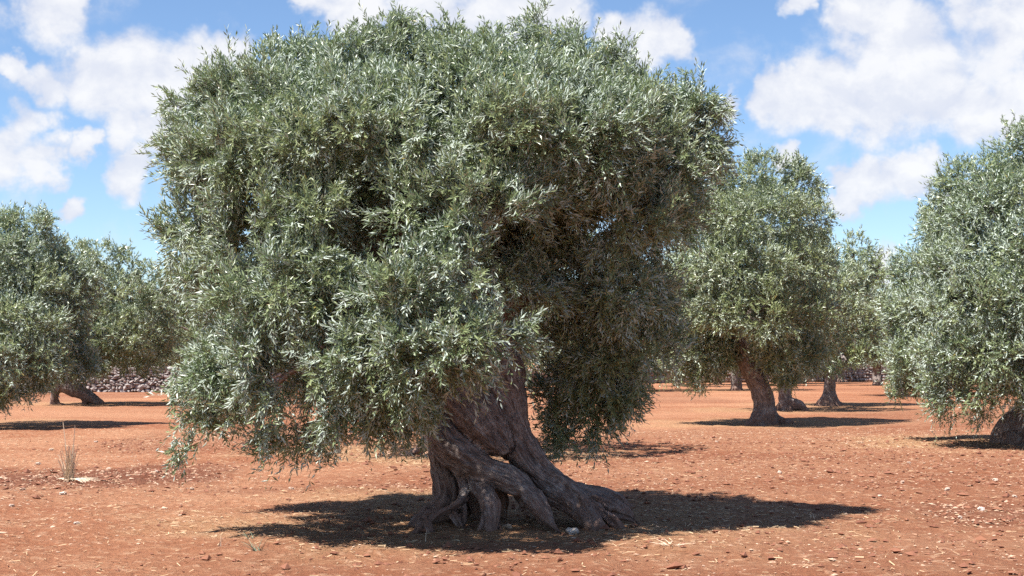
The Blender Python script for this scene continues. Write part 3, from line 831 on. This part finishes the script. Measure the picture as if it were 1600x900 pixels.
for (ax, ay), (bx, by) in zip(path[:-1], path[1:]):
    d = Vector((bx - ax, by - ay, 0)); Ln = d.length; d.normalize(); n = Vector((d.y, -d.x, 0))
    b0 = len(core_v)
    for (sx, sy) in ((ax, ay), (bx, by)):
        for (o, z) in ((WT * .36, -.1), (-WT * .36, -.1), (-WT * .34, WH - .12), (WT * .34, WH - .12)):
            core_v.append((sx + n.x * o + 22, sy + n.y * o - 73.5, z))
    core_f += [(b0 + i, b0 + (i + 1) % 4, b0 + 4 + (i + 1) % 4, b0 + 4 + i) for i in range(4)]
    layers = [(0, 0.30), (0, -0.30)]
    for face in ((0.28, -0.28) if ax < -5 else (0.28,)):
        z = 0.0
        while z < WH - 0.03:
            hgt = WR.uniform(.10, .19) * (1.0 if ax < -16 else 1.5)
            s = WR.uniform(-.2, 0)
            while s < Ln:
                w_ = WR.choice((WR.uniform(.12, .24), WR.uniform(.2, .42))) * (1.0 if ax < -16 else 1.5)
                x, y = ax + d.x * (s + w_ / 2) + n.x * face, ay + d.y * (s + w_ / 2) + n.y * face
                ppx = x / y * F + 800
                hh = hgt * WR.choice((WR.uniform(.7, 1.1), WR.uniform(1.1, 1.8)))
                sc = (w_ * .68, WT * .30 * WR.uniform(.85, 1.1), hh * .66)
                rz = math.atan2(d.y, d.x) + WR.uniform(-.25, .25)
                ry = WR.uniform(-.45, .45)
                zz = z + hgt / 2 + WR.uniform(-.06, .06)
                if face > 0 and 118 < ppx < 292:
                    o = new_obj('stone', WR.choice(stone_meshes), wl, (x + 22, y - 73.5, zz))
                    o.scale = sc; o.rotation_euler = (WR.uniform(-.2, .2), ry, rz)
                else:
                    me = WR.choice(stone_meshes)
                    v = boxy(IV) + 0.12 * np.array([[WR.uniform(-1, 1) for _ in range(3)] for _ in range(12)])
                    v = v * np.array(sc)
                    ca, sa = math.cos(rz), math.sin(rz)
                    v = np.stack([v[:, 0] * ca - v[:, 1] * sa, v[:, 0] * sa + v[:, 1] * ca, v[:, 2]], 1) + np.array([x + 22, y - 73.5, zz])
                    joined_v.append(v); joined_f.append(IF + nj); nj += 12
                    joined_t.append(np.full(20, WR.random()))
                s += w_
            z += hgt
rub = np_mesh('rubble', np.vstack(joined_v), np.vstack(joined_f), WALLSTONE)
attr(rub, 'tint', 'FLOAT', 'FACE', np.concatenate(joined_t))
new_obj('rubble', rub, wl)['kind'] = 'stuff'
cm = bpy.data.meshes.new('wall_fill'); cm.from_pydata(core_v, [], core_f); cm.materials.append(CORE)
new_obj('wall_fill', cm, wl)

# ------------------------------------------------------------------ stones, chips, clods and straw on the soil
RG = np.random.default_rng(42)
def scatter(n, ylo, yhi, mask=None):
    """points on the ground in the wedge in front of the camera, even per unit of area"""
    y = np.sqrt(RG.uniform(ylo ** 2, yhi ** 2, n))
    x = RG.uniform(-0.48, 0.48, n) * y
    if mask is not None:
        k = RG.random(n) < mask(x, y)
        x, y = x[k], y[k]
    return x, y
OCT_V = np.array([(1,0,0),(-1,0,0),(0,1,0),(0,-1,0),(0,0,1),(0,0,-1)], float)
OCT_F = np.array([(0,2,4),(2,1,4),(1,3,4),(3,0,4),(2,0,5),(1,2,5),(3,1,5),(0,3,5)])
def bits(name, x, y, size, mat, flat, label, cat, sink=0.3):
    n = len(x)
    v = OCT_V[None] * RG.uniform(0.6, 1.3, (n, 6, 1)) + RG.normal(size=(n, 6, 3)) * 0.14
    v = v * (size[:, None] * np.array([1.25, 0.9, flat])[None])[:, None, :]
    a = RG.uniform(0, 6.283, n)
    tz = RG.uniform(-.45, .45, n)
    c, s = np.cos(a)[:, None], np.sin(a)[:, None]
    vx = v[..., 0] * c - v[..., 1] * s; vy = v[..., 0] * s + v[..., 1] * c
    vz = v[..., 2] + vx * tz[:, None] * 0.5
    z = ground_h(x, y) + size * flat * (1 - sink * 2)
    V = np.stack([vx + x[:, None], vy + y[:, None], vz + z[:, None]], -1).reshape(-1, 3)
    Fq = (OCT_F[None] + (np.arange(n) * 6)[:, None, None]).reshape(-1, 3)
    me = np_mesh(name, V, Fq, mat)
    attr(me, 'tint', 'FLOAT', 'FACE', np.repeat(RG.random(n), 8))
    return tag(new_obj(name, me), label, cat, kind='stuff')
def patchy(x, y):
    return np.clip(0.30 + 0.55 * vnoise(np.stack([x * .45, y * .35, x * 0], 1), 31) + 0.8 * tilled_mask(x, y), 0.04, 1)
x, y = scatter(44000, 9.5, 34, patchy)
bits('gravel', x, y, np.clip(RG.lognormal(-4.7, 0.50, len(x)), .005, .038), CHIP, 0.4, 'small pale limestone chips scattered over the red soil', 'gravel')
x, y = scatter(16000, 9.5, 30, lambda x, y: np.clip(tilled_mask(x, y) * 1.2 + 0.03, 0, 1))
bits('soil_clods', x, y, np.clip(RG.lognormal(-3.9, 0.45, len(x)), .01, .06), CLOD, 0.6, 'loose dark red clods of tilled soil', 'clods')
def straws(name, x, y, ln, wd, mat, label, cat):
    n = len(x)
    a = RG.uniform(0, 6.283, n)
    z = ground_h(x, y) + RG.uniform(.004, .02, n)
    dv = np.stack([np.cos(a), np.sin(a), RG.normal(size=n) * .12], 1) * ln[:, None] / 2
    wv = np.stack([-np.sin(a), np.cos(a), RG.normal(size=n) * .35], 1) * wd[:, None] / 2
    c = np.stack([x, y, z], 1)
    V = np.stack([c - dv - wv * .6, c - dv + wv * .6, c + dv + wv * .5, c + dv - wv * .5], 1)
    me = np_mesh(name, V.reshape(-1, 3), np.arange(n * 4).reshape(-1, 4), mat)
    attr(me, 'tint', 'FLOAT', 'FACE', RG.random(n))
    return tag(new_obj(name, me), label, cat, kind='stuff')
x, y = scatter(75000, 9.5, 34, lambda x, y: np.clip(litter_mask(x, y) * .85 + .16, 0, 1))
straws('leaf_litter', x, y, RG.uniform(.03, .085, len(x)), RG.uniform(.006, .016, len(x)), STRAW, 'dry fallen leaves and straw on the soil under the trees', 'leaf litter')
x, y = scatter(60000, 11, 24, lambda x, y: np.clip(tilled_mask(x, y) - 0.36, 0, 1) * 0.75)
bits('stony_patches', x, y, np.clip(RG.lognormal(-4.4, 0.5, len(x)), .007, .045), CHIP, 0.5, 'dense pale stone chips on the patches of dark tilled soil', 'gravel')
# stones large enough to pick out
big_meshes = []
for k in range(5):
    bv = np.concatenate([IV, unit((IV[IF[:, 0]] + IV[IF[:, 1]] + IV[IF[:, 2]]))])
    tri = np.concatenate([np.stack([IF[:, i], IF[:, (i + 1) % 3], np.arange(20) + 12], 1) for i in range(3)])
    q = boxy(bv @ np.linalg.qr(RG.normal(size=(3, 3)))[0], .45) * (1 + RG.normal(size=(32, 1)) * .19)
    big_meshes.append(np_mesh('stone', q, tri, ROCK))
def stone(px, py, wpx, label, group=None, flat=.55, mat=None):
    g = G(px, py)
    s = wpx * g.y / F / 2
    k = abs(int(px * 7 + py)) % 5
    me = big_meshes[k]
    if mat is not None:
        me = me.copy(); me.materials.clear(); me.materials.append(mat)
    o = new_obj('stone', me, None, (g.x, g.y, gz(g.x, g.y) + s * flat * .45))
    o.scale = (s, s * .8, s * flat)
    o.rotation_euler = (0, 0, (px * 1.7) % 6.28)
    return tag(o, label, 'stone', group)
WHITE = stone_material('white_limestone', (0.50, 0.42, 0.36), (0.56, 0.48, 0.42), (0.42, 0.29, 0.22))
stone(895, 826, 26, 'white stone wedged against the right roots of the ancient olive', flat=.5, mat=WHITE)
stone(792, 820, 14, 'small orange brown stone in the hollow between the front roots', mat=CHIP)
stone(1533, 789, 13, 'white flat stone alone on the stony patch of tilled soil', mat=WHITE)
for (px, py, w_) in ((1345,853,26),(1050,856,22),):
    pass
for (px, py, w_) in ((455,760,12),(1040,745,9),(300,760,9),(60,722,10),(98,773,12),(140,750,9),(35,765,11),(200,745,9),(170,728,8),(1218,738,10),(1410,750,9),(1480,760,11),(1555,745,10),(1500,800,9),(1375,771,9),
                   (120,815,12),(1120,690,8),(150,690,8),(18,790,10),(245,735,9),(1585,770,10),(1300,865,12),(1420,720,7),(80,700,9)):
    stone(px, py, w_, 'pale limestone piece lying loose on open red soil', 'pale stones lying on the red soil')
for (px, py, w_) in ((612,706,22),(632,708,18),(652,703,26),(668,707,16)):
    stone(px, py, w_, 'reddish stone in the row behind the ancient olive trunk', 'reddish stones behind the trunk', mat=CHIP)

# ------------------------------------------------------------------ dry grass and weeds
def blade(pts, w0, w1):
    pts = [Vector(p) for p in pts]
    v, f = [], []
    for i, p in enumerate(pts):
        w_ = w0 + (w1 - w0) * i / (len(pts) - 1)
        for j in range(3):
            a = j * 2.094
            v.append((p.x + math.cos(a) * w_, p.y + math.sin(a) * w_, p.z + (w_ * .5 if j == 0 else 0)))
    for i in range(len(pts) - 1):
        for j in range(3):
            k = (j + 1) % 3
            f.append((i * 3 + j, i * 3 + k, i * 3 + 3 + k, i * 3 + 3 + j))
    return v, f
def blades_obj(name, lists, mat, parent):
    V, Fc = [], []
    for (pts, a, b) in lists:
        v, f = blade(pts, a, b)
        o = len(V); V += v; Fc += [tuple(i + o for i in q) for q in f]
    me = bpy.data.meshes.new(name); me.from_pydata(V, [], Fc); me.materials.append(mat)
    return new_obj(name, me, parent)
GR = random.Random(4)
def arc(x, y, z, ang, lean, L, n=5, droop=0.0):
    out = []
    for i in range(n + 1):
        t = i / n
        out.append((x + math.cos(ang) * lean * t ** 1.5, y + math.sin(ang) * lean * t ** 1.5, z + L * t - droop * t ** 3))
    return out
gt = G(108, 752)
tuft = new_obj('dry_grass_tuft', None, None, (gt.x, gt.y, gz(gt.x, gt.y)))
tag(tuft, 'bleached dry grass tuft with two tall stalks on stony soil', 'dry grass')
blades_obj('stalk', [(arc(-.02, 0, -.02, 2.8, .09, .80), .008, .005)], DRYGRASS, tuft)
blades_obj('stalk', [(arc(.03, .02, -.02, .6, .03, .76), .008, .005)], DRYGRASS, tuft)
blades_obj('blades', [(arc(GR.uniform(-.05, .05), GR.uniform(-.06, .06), -.02, GR.uniform(0, 6.28), GR.uniform(.01, .12), GR.uniform(.12, .52)), .007, .004) for _ in range(60)]
  + [(arc(GR.uniform(-.05, .05), GR.uniform(-.06, .06), 0, GR.uniform(-.9, .9), GR.uniform(.1, .45), .10, droop=.09), .006, .003) for _ in range(40)]
  + [(arc(GR.uniform(-.05, .05), GR.uniform(-.06, .06), 0, GR.uniform(2.6, 3.6), GR.uniform(.05, .2), .08, droop=.07), .006, .003) for _ in range(16)], DRYGRASS, tuft)
blades_obj('fallen_stalk', [([(.2, -.05, .01), (.45, .05, .07), (.70, .18, .16), (.86, .28, .20)], .008, .004)], DRYGRASS, tuft)
def weed(px, py, n, h, mat, label, lean=.12):
    g = G(px, py)
    e = blades_obj('weed', [(arc(GR.uniform(-.03, .03), GR.uniform(-.03, .03), -.02, GR.uniform(0, 6.28), GR.uniform(.3, 1) * lean, GR.uniform(.4, 1) * h), .005, .0015) for _ in range(n)], mat, None)
    e.location = (g.x, g.y, gz(g.x, g.y))
    return tag(e, label, 'weed')
weed(403, 858, 16, .13, GREENWEED, 'tiny grey green weed at the tip of the left shadow', .16)
weed(392, 838, 12, .10, GREENWEED, 'tiny sparse weed sprouting beside the shadow edge')
weed(660, 842, 1, .30, DRYGRASS, 'thin dry stalk standing in front of the left root', .03)
weed(748, 808, 12, .24, GREENWEED, 'grey green sprig growing between the left roots', .12)
weed(345, 850, 5, .14, DRYGRASS, 'few thin dry blades on the open soil near the left shadow', .05)
weed(1270, 805, 5, .10, DRYGRASS, 'short dry stalk at the tip of the right shadow', .04)
weed(1050, 855, 34, .05, DRYGRASS, 'flattened wisp of dry straw lying before the right roots', .22)
weed(1345, 690, 8, .07, DRYGRASS, 'low dry blades in the shade of the curved trunk', .1)
